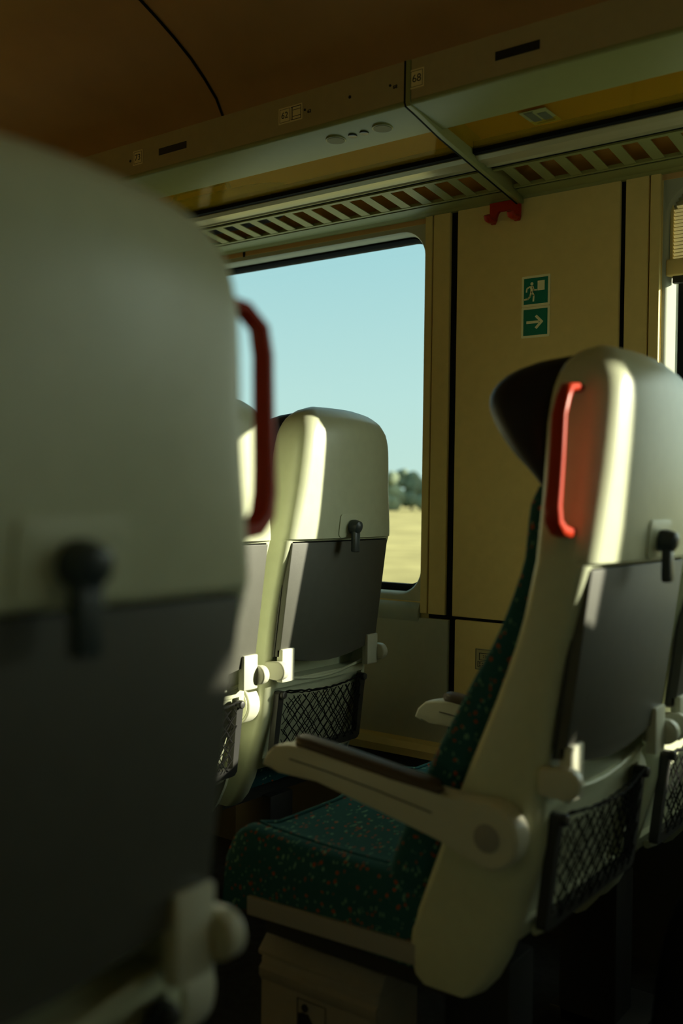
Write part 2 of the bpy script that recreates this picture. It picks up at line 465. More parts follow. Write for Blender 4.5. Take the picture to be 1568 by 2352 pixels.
# divider between the bays
d = thing('rack_divider', (XD, 1.76, 1.88), 'slim grey-green divider bar between the two luggage rack bays', 'divider')
bm = bmesh.new()
pr = [(1.758, 1.972), (1.758, 1.884), (1.762, 1.8775), (1.80, zz(1.80) - .004), (1.9, zz(1.9) - .012), (2.28, zz(2.28) - .020), (2.312, zz(2.3) - .012), (2.312, zz(2.3) + .05), (1.80, 1.93), (1.775, 1.972)]
prism(bm, [(y - 1.76, z - 1.88) for y, z in pr], 'x', -.006, .006, .0012, 2); link('divider_plate', bm, M['under'], d, 40)
bm = bmesh.new()
pr2 = [(1.7575, 1.972), (1.7575, 1.884), (1.7615, 1.8768), (1.80, zz(1.80) - .0048), (1.9, zz(1.9) - .0128), (2.28, zz(2.28) - .0208), (2.28, zz(2.28) - .010), (1.80, zz(1.8)), (1.765, 1.89), (1.765, 1.972)]
prism(bm, [(y - 1.76, z - 1.88) for y, z in pr2], 'x', -.0095, -.0062); link('seal', bm, M['gap'], d, 0)

# reading lights and buttons under the left bay
for x, big in ((-1.386, 1), (-1.339, 0), (-1.307, 0), (-1.257, 1)):
    y = 1.822; bm = bmesh.new(); r_ = .0235 if big else .0105
    disc(bm, (x, y), r_, 'z', zz(y) - (.0022 if big else .0028), zz(y) + .004, 32, .0008, 2)
    partL('reading_light' if big else 'call_button', bm, M['under'] if big else M['display'], 40)
    if big:
        bm = bmesh.new(); disc(bm, (x, y), .0205, 'z', zz(y) - .0032, zz(y) - .001, 32); partL('lens', bm, M['lens'], 40)
bm = bmesh.new(); box(bm, -1.904, -1.806, 1.7585, 1.765, 1.9195, 1.9365); partL('reservation_display', bm, M['display'], 0)
bm = bmesh.new(); box(bm, -.946, -.851, 1.7585, 1.765, 1.9190, 1.9365); partR('reservation_display', bm, M['display'], 0)

def text(name, s, size, parent, loc, rot, m, ext=.0002, align='CENTER', sx=1.0):
    c = bpy.data.curves.new(name, 'FONT'); c.body = s; c.size = size; c.extrude = ext; c.align_x = align; c.align_y = 'CENTER'
    c.materials.append(m); tmp = bpy.data.objects.new(name, c); COL.objects.link(tmp)
    dg = bpy.context.evaluated_depsgraph_get(); me = bpy.data.meshes.new_from_object(tmp.evaluated_get(dg))
    bpy.data.objects.remove(tmp); o = bpy.data.objects.new(name, me); COL.objects.link(o)
    if not me.materials: me.materials.append(m)
    o.parent = parent; o.location = loc; o.rotation_euler = rot; o.scale = (sx, 1, 1); return o
ROTW = (math.pi / 2, 0, 0)      # lettering that faces -Y

def plate(num, x0, x1, z0, z1, label, picto=False):
    cx, cz = (x0 + x1) / 2, (z0 + z1) / 2
    t = thing('seat_number_plate', (cx, 1.7600, cz), label, 'seat number plate', 'seat number plates')
    hx, hz = (x1 - x0) / 2, (z1 - z0) / 2
    bm = bmesh.new(); box(bm, -hx, hx, -.0012, .0005, -hz, hz); link('plate', bm, M['plate'], t, 0)
    def frame(xa, xb, za, zb, w=.0008):
        bm = bmesh.new()
        for q in ((xa, xb, za, za + w), (xa, xb, zb - w, zb), (xa, xa + w, za, zb), (xb - w, xb, za, zb)):
            box(bm, q[0], q[1], -.0016, -.001, q[2], q[3])
        return bm
    m_ = .0035
    if picto:
        link('number_border', frame(-hx + m_, -.0018, -hz + m_, hz - m_), M['ink'], t, 0)
        bm = frame(.0018, hx - m_, -hz + m_, hz - m_, .0014)
        box(bm, .006, hx - m_, -.0016, -.001, -.008, -.0068); box(bm, .006, hx - m_, -.0016, -.001, .0068, .008); box(bm, .006, .0072, -.0016, -.001, -hz + m_, hz - m_)
        link('window_pictogram', bm, M['ink'], t, 0)
        text('number', num, .0205, t, (-hx / 2 + .0008, -.0014, 0), ROTW, M['ink'])
    else:
        link('number_border', frame(-hx + m_, hx - m_, -hz + m_, hz - m_), M['ink'], t, 0)
        text('number', num, .0225, t, (0, -.0014, 0), ROTW, M['ink'])
    return t
plate('73', -2.001, -1.965, 1.911, 1.948, 'small square seat number plate reading 73, left of the dark display')
plate('62', -1.505, -1.435, 1.911, 1.948, 'wide seat number plate reading 62 with a window pictogram', True)
plate('68', -1.147, -1.111, 1.909, 1.949, 'square seat number plate reading 68, right of the rack divider')
def tactile(num, x, label):
    t = thing('tactile_number', (x, 1.76, 1.924), label, 'tactile mark', 'tactile marks')
    bm = bmesh.new(); disc(bm, (-.009, .006), .0028, 'y', -.0012, .0004, 12); link('raised_dot', bm, M['ink'], t)
    text('raised_number', num, .011, t, (.004, -.0008, .0), ROTW, M['ink'], .0006)
tactile('62', -1.419, 'tiny dark raised number just right of the plate reading 62')
tactile('68', -1.187, 'tiny dark raised number left of the rack divider')
bm = bmesh.new(); disc(bm, (0, 0), .0035, 'y', -.001, .0005, 14)
tag(link('fascia_screw', bm, M['ink'], loc=(-1.302, 1.76, 1.930)), 'small dark screw head on the fascia between the two number marks', 'screw')
bm = bmesh.new(); disc(bm, (0, 0), .0035, 'y', -.001, .0005, 14)
tag(link('fascia_screw', bm, M['ink'], loc=(-2.012, 1.76, 1.926)), 'small dark screw head beside the plate reading 73', 'screw')

# sticker reflection on the glass shelf, modelled as a thin plate in faint colours
t = thing('shelf_reflection', (-1.17 + .23, 1.95, zz(1.95) + .011), 'square sticker reflection modelled as a plate on the glass shelf right of the divider', 'sticker')
bm = bmesh.new(); box(bm, -.03, .03, -.04, .04, -.0008, .0004); link('sticker_face', bm, M['under'], t, 0)
bm = bmesh.new()
for (a, c2, q, w_) in ((-.022, -.004, -.03, .02), (.002, .022, -.02, .03), (-.02, .02, .028, .032), (-.022, .0, -.036, -.032)): box(bm, a, c2, q, w_, -.0014, -.0006)
link('reflection_marks', bm, M['lens'], t, 0)

# coat hook
h = thing('coat_hook', (-1.195, WY - .012, 1.80), 'red double coat hook on the wall panel under the rack', 'coat hook')
bm = bmesh.new()
prism(bm, [(-.040, .014), (.046, .014), (.046, -.030), (.043, -.040), (.030, -.040), (.026, -.036), (.026, -.014), (.020, -.008), (-.014, -.008), (-.020, -.014), (-.021, -.030), (-.026, -.040), (-.036, -.040), (-.040, -.034)], 'y', -.010, .0, .002, 2)
link('hook_plate', bm, M['red'], h, 40)
for x in (-.031, .034):
    bm = bmesh.new(); tube(bm, [(x, -.004, -.032), (x, -.022, -.034), (x, -.034, -.033), (x, -.040, -.024)], [.0085, .0085, .0085, .0078], 14, flat=(1.15, .8)); link('hook_peg', bm, M['red'], h, 60)

# escape signs
def sign(zc, label, kind):
    t = thing('escape_sign', (-1.106, WY - .012, zc), label, 'sign', 'escape signs')
    hx, hz = .0385, .0385
    bm = bmesh.new(); prism(bm, rrect(-hx, hx, -hz, hz, .003, 3), 'y', -.0012, .0004); link('sign_border', bm, M['signpale'], t, 0)
    bm = bmesh.new(); box(bm, -.0325, .0325, -.0018, -.0008, -.0325, .0325); link('sign_field', bm, M['green'], t, 0)
    def poly(bm, pts):
        A = [bm.verts.new((x * .001, -.0024, z * .001)) for x, z in pts]; B = [bm.verts.new((x * .001, -.0012, z * .001)) for x, z in pts]
        n = len(A); bm.faces.new(A); bm.faces.new(B[::-1])
        for i in range(n): bm.faces.new((A[i], B[i], B[(i + 1) % n], A[(i + 1) % n]))
    def limb(bm, pts, w):
        for (x0, z0), (x1, z1) in zip(pts, pts[1:]):
            dx, dz = x1 - x0, z1 - z0; L = math.hypot(dx, dz); nx, nz = -dz / L * w / 2, dx / L * w / 2; ex, ez = dx / L * w * .3, dz / L * w * .3
            poly(bm, [(x0 + nx - ex, z0 + nz - ez), (x1 + nx + ex, z1 + nz + ez), (x1 - nx + ex, z1 - nz + ez), (x0 - nx - ex, z0 - nz - ez)])
    bm = bmesh.new()
    if kind == 'man':
        disc(bm, (-.0105, .0180), .0040, 'y', -.0024, -.0012, 20)
        poly(bm, [(-17, 12), (-9, 13), (-6, 6), (-8, -3), (-15, -3), (-14, 5)])
        limb(bm, [(-16, 11), (-24, 7), (-25, -1)], 3.6)
        limb(bm, [(-8, 11), (-5, 2), (3, 2)], 3.6)
        limb(bm, [(-12, -3), (-15, -13), (-21, -19), (-30, -20)], 4.4)
        limb(bm, [(-10, -3), (-5, -11), (-6, -25)], 4.4)
        poly(bm, [(5, 24), (24, 24), (24, 0), (5, 0)])
        link('running_man_and_window', bm, M['signpale'], t, 0)
    else:
        poly(bm, [(-24, 3.2), (10, 3.2), (10, -3.2), (-24, -3.2)])
        poly(bm, [(22, 0), (4, 18), (-1, 13.5), (12.5, 0), (-1, -13.5), (4, -18)])
        link('arrow', bm, M['signpale'], t, 0)
sign(1.578, 'upper green escape sign with running man and window', 'man')
sign(1.500, 'lower green escape sign with white arrow pointing right', 'arrow')

# socket sticker low on the wall
t = thing('socket_sticker', (-1.228, WY - .012, .640), 'small pale socket sticker low on wall behind the seat', 'sticker')
bm = bmesh.new(); prism(bm, rrect(-.034, .034, -.028, .028, .003, 3), 'y', -.001, .0003); link('sticker_face', bm, M['socket'], t, 0)
bm = bmesh.new()
def frame2(bm, xa, xb, za, zb, w):
    for q in ((xa, xb, za, za + w), (xa, xb, zb - w, zb), (xa, xa + w, za, zb), (xb - w, xb, za, zb)): box(bm, q[0], q[1], -.0016, -.0008, q[2], q[3])
frame2(bm, -.032, .032, -.026, .026, .0009); frame2(bm, -.022, .022, -.002, .017, .0016); frame2(bm, -.026, .026, -.020, -.005, .0012)
for i in range(6): box(bm, -.022 + i * .008, -.017 + i * .008, -.0016, -.0008, -.011, -.0085); box(bm, -.022 + i * .008, -.017 + i * .008, -.0016, -.0008, -.0165, -.014)
link('laptop_pictogram', bm, M['ink'], t, 0)
text('voltage', '230V', .011, t, (0, -.0013, .0075), ROTW, M['ink'])

# pleated blinds: a little way down in the right-hand window, unseen drawn ones added opposite to block light
def blind(x0, x1, y, drop, label):
    t = thing('window_blind', ((x0 + x1) / 2, y, 1.80), label, 'blind', 'window blinds')
    bm = bmesh.new(); xs0, xs1 = x0 + .019 - t.location.x, x1 - .019 - t.location.x
    npl = max(4, int(drop / .0042) // 2 * 2); zt, zb = .0, -drop
    vs = []
    for i in range(npl + 1):
        z = zt + (zb - zt) * i / npl; yy = (.004 if i % 2 else -.004)
        vs.append((bm.verts.new((xs0, yy, z)), bm.verts.new((xs1, yy, z))))
    for a, c2 in zip(vs, vs[1:]): bm.faces.new((a[0], a[1], c2[1], c2[0]))
    bmesh.ops.solidify(bm, geom=bm.faces[:], thickness=.0008)
    link('pleats', bm, M['blind'], t, 0)
    bm = bmesh.new(); box(bm, xs0 - .012, xs1 + .012, -.018, .010, zb - .037, zb + .002, .004, 3); link('bottom_bar', bm, M['wall'], t, 40)
    bm = bmesh.new(); box(bm, xs0 + .002, xs1, -.010, .006, zb - .053, zb - .037); link('bottom_seal', bm, M['darkplastic'], t, 0)
    for xx in (xs0 - .006, xs1):
        bm = bmesh.new(); box(bm, xx, xx + .006, -.008, .008, zb + .003, 0); link('guide_rail', bm, M['wall'], t, 0)
    return t
blind(-.794, .21, WY + .022, .185, 'pleated blind pulled a little way down the right window')
for (xa, xb), dr in zip(WINS, (.93, .93, .93)): blind(xa, xb, LY - .022, dr, 'unseen drawn blind added on the far side of the coach to hold back light')

# ------------------------------------------------------------------ seats
SH_XB = [(.315, -.120), (.42, -.084), (.55, -.047), (.70, -.035), (.81, -.017), (.90, .006), (.952, .019), (.956, .020), (.958, .030), (1.0, .035), (1.06, .040), (1.12, .044), (1.18, .047), (1.21, .046), (1.238, .037), (1.258, .013), (1.267, -.010)]
SH_XF = [(.315, -.270), (.40, -.252), (.64, -.166), (.769, -.113), (.86, -.080), (.96, -.057), (1.06, -.056), (1.15, -.056), (1.20, -.052), (1.232, -.046), (1.256, -.036), (1.267, -.022)]
SH_HW = [(.315, .203), (.80, .203), (.90, .205), (.957, .207), (1.0, .201), (1.06, .191), (1.12, .184), (1.17, .178), (1.20, .171), (1.222, .161), (1.240, .146), (1.256, .120), (1.267, .08)]

def section(z):
    xb, xf, hw = lerp_tab(SH_XB, z), lerp_tab(SH_XF, z), smooth_tab(SH_HW, z)
    up_ = z > .957
    rb = min((.016 if z > .63 else .024) if not up_ else .030 + .008 * min(1, (z - .957) / .12), (xb - xf) * .48, hw * .6); rf = min(.016, (xb - xf) * .3)
    nd, ni = 0.0, .187
    if z < .4195: nd = (xb - xf) - .025
    elif .6295 < z < .9525: nd = .028 + .012 * (.95 - z) / .3
    elif .4445 < z < .6105: nd, ni = .012, .172
    bulge = .012 if up_ else .004
    pts = []
    for i in range(4):
        a = math.pi + (math.pi / 2) * i / 3
        pts.append((xf + rf + rf * math.cos(a), -hw + rf + rf * math.sin(a)))
    for i in range(9):
        a = -math.pi / 2 + (math.pi / 2) * i / 8
        pts.append((xb - rb + rb * math.cos(a), -hw + rb + rb * math.sin(a)))
    ye = hw - rb
    def bx(y): return xb + bulge * max(0, 1 - (y / ye) ** 2)
    nn = min(ni, ye * .999)
    ys = [-nn, -nn + .0004] + [-nn + 2 * nn * q / 12 for q in range(1, 12)] + [nn - .0004, nn]
    for q, y in enumerate(ys):
        dpt = 0 if q in (0, len(ys) - 1) else nd
        pts.append((bx(y) - dpt, y))
    m = len(pts)
    for i in range(9):
        a = (math.pi / 2) * i / 8
        pts.append((xb - rb + rb * math.cos(a), hw - rb + rb * math.sin(a)))
    for i in range(4):
        a = math.pi / 2 + (math.pi / 2) * i / 3
        pts.append((xf + rf + rf * math.cos(a), hw - rf + rf * math.sin(a)))
    return [(x, y, z) for x, y in pts]

def superell(cx, cy, rx, ry, z, n=36, p=3.0):
    out = []
    for i in range(n):
        a = 2 * math.pi * i / n; c, s = math.cos(a), math.sin(a)
        out.append((cx + rx * math.copysign(abs(c) ** (2 / p), c), cy + ry * math.copysign(abs(s) ** (2 / p), s), z))
    return out

def net_lattice(bm, w, h, cell, r, sag, xo, skew=0):
    """diamond mesh in the local (y,z) plane, from z=0 (bottom) to h (top)"""
    nst = int((w + h) / cell) + 2
    def X(y, z): return xo + sag * math.sin(math.pi * (y / w + .5)) * (.35 + .65 * z / h)
    for sgn in (1, -1):
        for i in range(-1, nst):
            pts = []
            for q in range(13):
                z = h * q / 12
                y = (-w / 2 - h + i * cell * 1.0 + z * .95) if sgn > 0 else (w / 2 + h - i * cell * 1.0 - z * .95)
                wob = .0022 * math.sin(q * 2.1 + i * 1.7)
                y += wob
                top = h - .010 * math.sin(math.pi * min(max(y / w + .5, 0), 1))
                if -w / 2 <= y <= w / 2 and z <= top + .001: pts.append((X(y, z) + (.0012 if sgn > 0 else -.0012), y, z))
            if len(pts) >= 2: tube(bm, pts, r, 5)
    pts = [(X(-w / 2 + w * q / 24, h) + .001, -w / 2 + w * q / 24, h - .010 * math.sin(math.pi * q / 24) + .0035 * abs(math.sin(q * 1.309))) for q in range(25)]
    tube(bm, pts, r * 1.7, 6)

def seat(cx, cy, label, aisle=0, arms=(), lift=0.0):
    """cx: world X of the reference plane; aisle=-1/+1 side with the grab handle; arms: sides with an armrest"""
    t = thing('train_seat', (cx, cy, lift), label, 'seat', 'train seats')
    zs = [.325, .335, .36, .40, .419, .420, .43, .444, .445, .47, .50, .53, .56, .59, .61, .611, .62, .629, .630, .66, .69, .72, .76, .80, .84, .88, .92, .952, .953, .9555, .9575, .959, .97, .99, 1.01, 1.03, 1.05, 1.07, 1.09, 1.11, 1.13, 1.15, 1.17, 1.185, 1.20, 1.212, 1.224, 1.235, 1.242, 1.249, 1.256, 1.262, 1.267]
    bm = bmesh.new(); R = []
    for z in zs:
        s = section(z)
        if z < .40:   # rounded foot of the side panels
            k_ = math.sqrt(max(0, 1 - ((.40 - z) / .076) ** 2)); xc = -.185
            s = [(xc + (x - xc) * (.45 + .55 * k_), y, z_) for x, y, z_ in s]
        R.append(s)
    loft(bm, R); link('seat_frame', bm, M['shell'], t, 38)
    # headrest cushion
    HF = [(1.055, -.083), (1.08, -.105), (1.11, -.140), (1.14, -.168), (1.17, -.188), (1.195, -.195), (1.215, -.188), (1.235, -.165), (1.25, -.125), (1.258, -.085)]
    HH = [(1.055, .150), (1.10, .160), (1.16, .158), (1.20, .148), (1.23, .128), (1.25, .098), (1.258, .07)]
    bm = bmesh.new(); R = []
    for i in range(22):
        z = 1.055 + .203 * i / 21
        xf, hw = smooth_tab(HF, z), smooth_tab(HH, z); xb = lerp_tab(SH_XF, z) + .02
        R.append(superell((xf + xb) / 2, 0, (xb - xf) / 2, hw, z, 40, 2.6))
    loft(bm, R); link('headrest', bm, M['leather'], t, 60)
    # back cushion
    CF = [(.42, -.322), (.47, -.318), (.55, -.288), (.645, -.246), (.763, -.183), (.86, -.128), (.95, -.096), (1.0, -.093), (1.04, -.090), (1.063, -.078)]
    bm = bmesh.new(); R = []
    for i in range(26):
        z = .42 + .643 * i / 25
        xf = smooth_tab(CF, z); xb = lerp_tab(SH_XF, z) + .02
        hw = .188 - (.02 * max(0, (z - .9) / .16))
        R.append(superell((xf + xb) / 2, 0, (xb - xf) / 2, hw, z, 40, 4.5))
    loft(bm, R); link('backrest', bm, M['fabric'], t, 60)
    # seat cushion
    bm = bmesh.new(); R = []
    ny, nx = 25, 26
    SX0, SX1 = -.642, -.18
    def top(u, v):      # u along x 0 front..1 back, v -1..1
        z = .460 + .010 * (1 - u) - .016 * math.sin(math.pi * min(1, u * 1.1)) * (1 - abs(v) ** 3)
        z += .012 * math.exp(-((abs(v) - .80) / .16) ** 2)
        return z
    for i in range(nx):
        u = i / (nx - 1); x = SX0 + (SX1 - SX0) * u; ring_ = []
        rf = 1 if u > .12 else math.sqrt(max(0.02, 1 - ((.12 - u) / .12) ** 2))
        for j in range(ny):
            v = -1 + 2 * j / (ny - 1)
            er = math.sqrt(max(0, 1 - max(0, (abs(v) - .86) / .14) ** 2))
            zt_ = .335 + (top(u, v) - .335) * (.52 + .48 * rf) * (.62 + .38 * er)
            ring_.append((x + (.012 * (1 - er) if u < .1 else 0), v * .200, zt_))
        zb_ = .338
        ring_ += [(x, .192, zb_), (x, .0, zb_), (x, -.192, zb_)]
        R.append(ring_)
    loft(bm, R); cu = link('seat_cushion', bm, M['fabric'], t, 60)
    for pts in ([(-.592, -.150, top(.1, -.75) + .001)] + [(SX0 + (SX1 - SX0) * u, -.152, top(u, -.76) + .0) for u in (.15, .3, .45, .6, .75, .9)],
                [(-.592, .150, top(.1, .75) + .001)] + [(SX0 + (SX1 - SX0) * u, .152, top(u, .76) + .0) for u in (.15, .3, .45, .6, .75, .9)],
                [(-.592, y, top(.1, y / .2) + .0005) for y in (-.15, -.1, -.05, 0, .05, .1, .15)]):
        bm = bmesh.new(); tube(bm, pts, .0028, 6); link('piping', bm, M['fabric'], cu, 60)
    # side rails under the cushion and pedestal
    for s in (-1, 1):
        bm = bmesh.new(); prism(bm, [(-.575, .337), (-.575, .368), (-.238, .379), (-.238, .347)], 'y', s * .203, s * .185, .002, 2); link('seat_rail', bm, M['rail'], t, 0)
    bm = bmesh.new(); box(bm, -.56, -.20, -.17, .17, .300, .336); box(bm, -.29, -.17, -.03, .06, -lift, .305, .006); box(bm, -.31, -.12, -.03, .14, -lift, .02, .005); link('pedestal', bm, M['steel'], t, 40)
    # folding table on the back
    tr = [(-.190, .950), (.190, .950), (.190, .690)] + [(.190 - .38 * q / 10, .690 - .028 * math.sin(math.pi * q / 10) - .012 * (1 - q / 10) * 0) for q in range(1, 10)] + [(-.190, .690)]
    bm = bmesh.new()
    def tx(z): return .012 - .034 * (.95 - z) / .26
    A = [bm.verts.new((tx(z) + .010, y, z)) for y, z in tr]; B = [bm.verts.new((tx(z) - .006, y, z)) for y, z in tr]
    n = len(tr); fa = bm.faces.new(A); bm.faces.new(B[::-1])
    for i in range(n): bm.faces.new((A[i], B[i], B[(i + 1) % n], A[(i + 1) % n]))
    bmesh.ops.bevel(bm, geom=list(fa.edges), offset=.0025, segments=2, profile=.5, affect='EDGES')
    ty = link('tray_table', bm, M['tray'], t, 30)
    # table edge band (dark rubber)
    bm = bmesh.new(); V = []
    for sc, off in ((1.012, -.0055), (1.012, -.009), (.98, -.009)):
        V.append([bm.verts.new((tx(z) + off, y * sc, .82 + (z - .82) * sc)) for y, z in tr])
    for P_, Q_ in zip(V, V[1:]):
        for i in range(n): bm.faces.new((P_[i], P_[(i + 1) % n], Q_[(i + 1) % n], Q_[i]))
    bm.faces.new(V[0]); link('edge_band', bm, M['darkplastic'], ty, 0)
    for s in (-1, 1):
        bm = bmesh.new(); ya, yb = sorted((s * .145, s * .190)); box(bm, tx(.68) + .002, tx(.68) + .020, ya, yb, .632, .708, .003, 2)
        br = link('tray_bracket', bm, M['hinge'], ty, 40)
        bm = bmesh.new()
        kp = [(-.036, .018), (-.040, .010), (-.040, -.016), (-.034, -.021)] + [(.0 + .021 * math.cos(a), .021 * math.sin(a)) for a in [math.radians(-90 + 180 * q / 12) for q in range(13)]]
        ya, yb = sorted((s * .188, s * .208))
        prism(bm, [(x - .004, z + .661) for x, z in kp], 'y', ya, yb, .004, 3); link('hinge_knob', bm, M['hinge'], br, 40)
    # latch that holds the table up
    bm = bmesh.new(); o_ = rrect(-.046, .046, .960, 1.016, .010, 5); i_ = rrect(-.043, .043, .963, 1.013, .008, 5)
    def sx(y, z): return lerp_tab(SH_XB, z) + .012 * max(0, 1 - (y / .16) ** 2)
    V = [[bm.verts.new((sx(y, z) + d_, y, z)) for y, z in q_] for q_, d_ in ((o_, -.004), (o_, .0022), (i_, .0028))]
    for A, B in zip(V, V[1:]):
        for i in range(len(A)): bm.faces.new((A[i], A[(i + 1) % len(A)], B[(i + 1) % len(A)], B[i]))
    ctr = bm.verts.new((sx(0, .984) + .0030, 0, .984))
    for i in range(len(o_)): bm.faces.new((V[2][i], V[2][(i + 1) % len(o_)], ctr))
    link('latch_recess', bm, M['shell'], t, 40)
    bm = bmesh.new(); tube(bm, [(.040, 0, .986), (.058, 0, .986), (.069, 0, .984), (.073, 0, .983)], [.016, .0165, .0145, .008], 20)
    box(bm, .052, .066, -.011, .011, .925, .985, .004, 2); link('turn_latch', bm, M['latch'], t, 40)
    # literature net
    bm = bmesh.new()
    xo = -.049
    def fx(z): return xo + (z - .52) * .11
    def bar(pts):      # bar in the plane of the pocket
        A = [bm.verts.new((fx(z) + .012, y, z)) for y, z in pts]; B = [bm.verts.new((fx(z) - .004, y, z)) for y, z in pts]
        n_ = len(pts); bm.faces.new(A); bm.faces.new(B[::-1])
        for i in range(n_): bm.faces.new((A[i], B[i], B[(i + 1) % n_], A[(i + 1) % n_]))
    bar([(-.172, .600), (-.172, .446), (-.166, .438), (-.156, .436), (-.156, .466), (-.152, .600), (-.156, .606), (-.168, .606)])
    bar([(.172, .600), (.172, .446), (.166, .438), (.156, .436), (.156, .466), (.152, .600), (.156, .606), (.168, .606)])
    bar([(-.156, .436), (.156, .436), (.156, .456), (-.156, .456)])
    nf = link('pocket_frame', bm, M['darkplastic'], t, 30)
    for s in (-1, 1):
        bm = bmesh.new(); disc(bm, (s * .160, .598), .009, 'x', xo + .010, xo + .030, 16, .003, 2); link('frame_stud', bm, M['darkplastic'], nf, 50)
    bm = bmesh.new(); bms = bmesh.new()
    net_lattice(bm, .306, .152, .033, .0013, .014, 0.0); net_lattice(bm, .300, .146, .027, .0010, .006, -.006)
    for v in bm.verts: v.co = Vector((xo + .014 + v.co.x + (v.co.z - .065) * .11, v.co.y, v.co.z + .452))
    link('pocket_net', bm, M['cord'], t, 60)
    bms.free()
    # grooved band under the table and lip at the bottom
    bm = bmesh.new(); tube(bm, [(-.038 + .002, -.17 + .34 * q / 12, .640 - .02 * math.sin(math.pi * q / 12)) for q in range(13)], .004, 8); link('groove_bead', bm, M['shell'], t, 60)
    bm = bmesh.new(); tube(bm, [(-.072, -.150, .428), (-.067, -.12, .426), (-.067, .12, .426), (-.072, .150, .428)], .007, 10); link('bottom_lip', bm, M['shell'], t, 60)
    # grab handle on the aisle side
    if aisle:
        s = aisle
        P = [(-.010, .150, 1.194), (-.010, .185, 1.197), (-.006, .217, 1.193), (-.003, .235, 1.178), (-.005, .243, 1.155), (-.006, .246, 1.10), (-.007, .249, 1.06), (-.008, .251, 1.035), (-.008, .248, 1.015), (-.007, .236, 1.004), (-.009, .213, 1.000), (-.012, .170, 1.000)]
        rr = [.0085, .0085, .009, .009, .009, .0095, .0105, .0125, .0135, .0135, .0125, .012]
        bm = bmesh.new()
        # flattened strap: sweep in the (y,z) plane, wide along x
        rings = []
        for i, (x, y, z) in enumerate(P):
            a, c3 = P[max(i - 1, 0)], P[min(i + 1, len(P) - 1)]
            ty_, tz_ = c3[1] - a[1], c3[2] - a[2]; L_ = math.hypot(ty_, tz_); ny_, nz_ = tz_ / L_, -ty_ / L_
            wx = .0088 + .004 * i / (len(P) - 1); th = rr[i] * .62
            ring_ = []
            for q in range(16):
                an = 2 * math.pi * q / 16; c4, s4 = math.cos(an), math.sin(an)
                uu = math.copysign(abs(c4) ** .6, c4) * wx; vv = math.copysign(abs(s4) ** .6, s4) * th
                ring_.append((x + uu, s * (y + ny_ * vv), z + nz_ * vv))
            rings.append(ring_)
        loft(bm, rings); link('grab_handle', bm, M['red'], t, 50)
    for s in arms:
        yc = s * (.203 + .0225)
        ar = [(-.508, .612), (-.501, .630), (-.484, .645), (-.455, .6515), (-.425, .651), (-.280, .634), (-.168, .619), (-.134, .623), (-.099, .626)]
        ar += [(-.099 + .046 * math.cos(a), .580 + .046 * math.sin(a)) for a in [math.radians(80 - 170 * q / 14) for q in range(15)]]
        ar += [(-.134, .550), (-.168, .558), (-.198, .565), (-.280, .582), (-.396, .604), (-.473, .610), (-.492, .606)]
        bm = bmesh.new(); prism(bm, ar, 'y', yc - .020, yc + .020, .005, 3); am = link('armrest', bm, M['hinge'], t, 40)
        bm = bmesh.new(); R = []
        for i in range(20):
            u = i / 19; x = -.455 + .275 * u; zb_ = .6505 - .033 * u
            e_ = min(1, math.sqrt(max(0, 1 - (abs(u - .5) * 2) ** 10)) + .08)
            R.append([(x, yc + .0185 * e_ * math.copysign(abs(math.cos(a)) ** .7, math.cos(a)), zb_ + .008 + .012 * e_ * math.copysign(abs(math.sin(a)) ** .7, math.sin(a))) for a in [2 * math.pi * q / 18 for q in range(18)]])
        loft(bm, R); link('armrest_pad', bm, M['pad'], am, 60)
        bm = bmesh.new(); ya, yb = sorted((yc + s * .018, yc + s * .0225)); disc(bm, (-.099, .580), .041, 'y', ya, yb, 40, .0015, 2); link('pivot_cover', bm, M['hinge'], am, 40)
        bm = bmesh.new(); ya, yb = sorted((yc + s * .0215, yc + s * .0238)); disc(bm, (-.099, .580), .020, 'y', ya, yb, 32, .0008, 2); link('pivot_cap', bm, M['rail'], am, 40)
        bm = bmesh.new(); tube(bm, [(-.450, yc + s * .0203, .630), (-.376, yc + s * .0203, .623), (-.28, yc + s * .0203, .611), (-.188, yc + s * .0203, .597)], .0011, 6); link('armrest_joint', bm, M['darkplastic'], am, 60)
    return t

XR = -.545
PITCH = .898
seat(XR, 1.455, 'sunlit aisle seat on the right with an orange-lit red handle and armrest down', -1, (-1,), .010)
seat(XR, 1.910, 'window seat cut off by the right edge, next to the sunlit right aisle seat', 0, (-1,), .010)
seat(XR - PITCH, 1.455, 'half-hidden seat one row ahead, between the near seat and the window seat', -1, (-1,))
seat(XR - PITCH, 1.918, 'window seat one row ahead, standing in front of the large window', 0, (-1,))
seat(XR - .03, .418, 'blurred large seat in the left foreground with a dark red handle', 1, (1,), .020)
# unseen seats added round the camera to keep light off the lower seats
seat(.515, 1.910, 'unseen window seat added behind the right-hand row to cut the sunlight', 0, (-1,))
seat(.42, 1.455, 'unseen aisle seat added behind the right-hand row to block light', -1, (-1,))
seat(.42, .40, 'unseen aisle seat added behind the camera to block light', 1, (1,))
seat(.42, -.06, 'unseen window seat added behind the camera to block light', 0, ())
seat(XR - .03, -.07, 'unseen window seat added beside the foreground seat to block light', 0, ())
seat(XR - PITCH, .40, 'unseen aisle seat added ahead of the foreground seat to block light', 1, (1,))
seat(XR - PITCH, -.06, 'unseen window seat added ahead of the foreground seat to block light', 0, ())

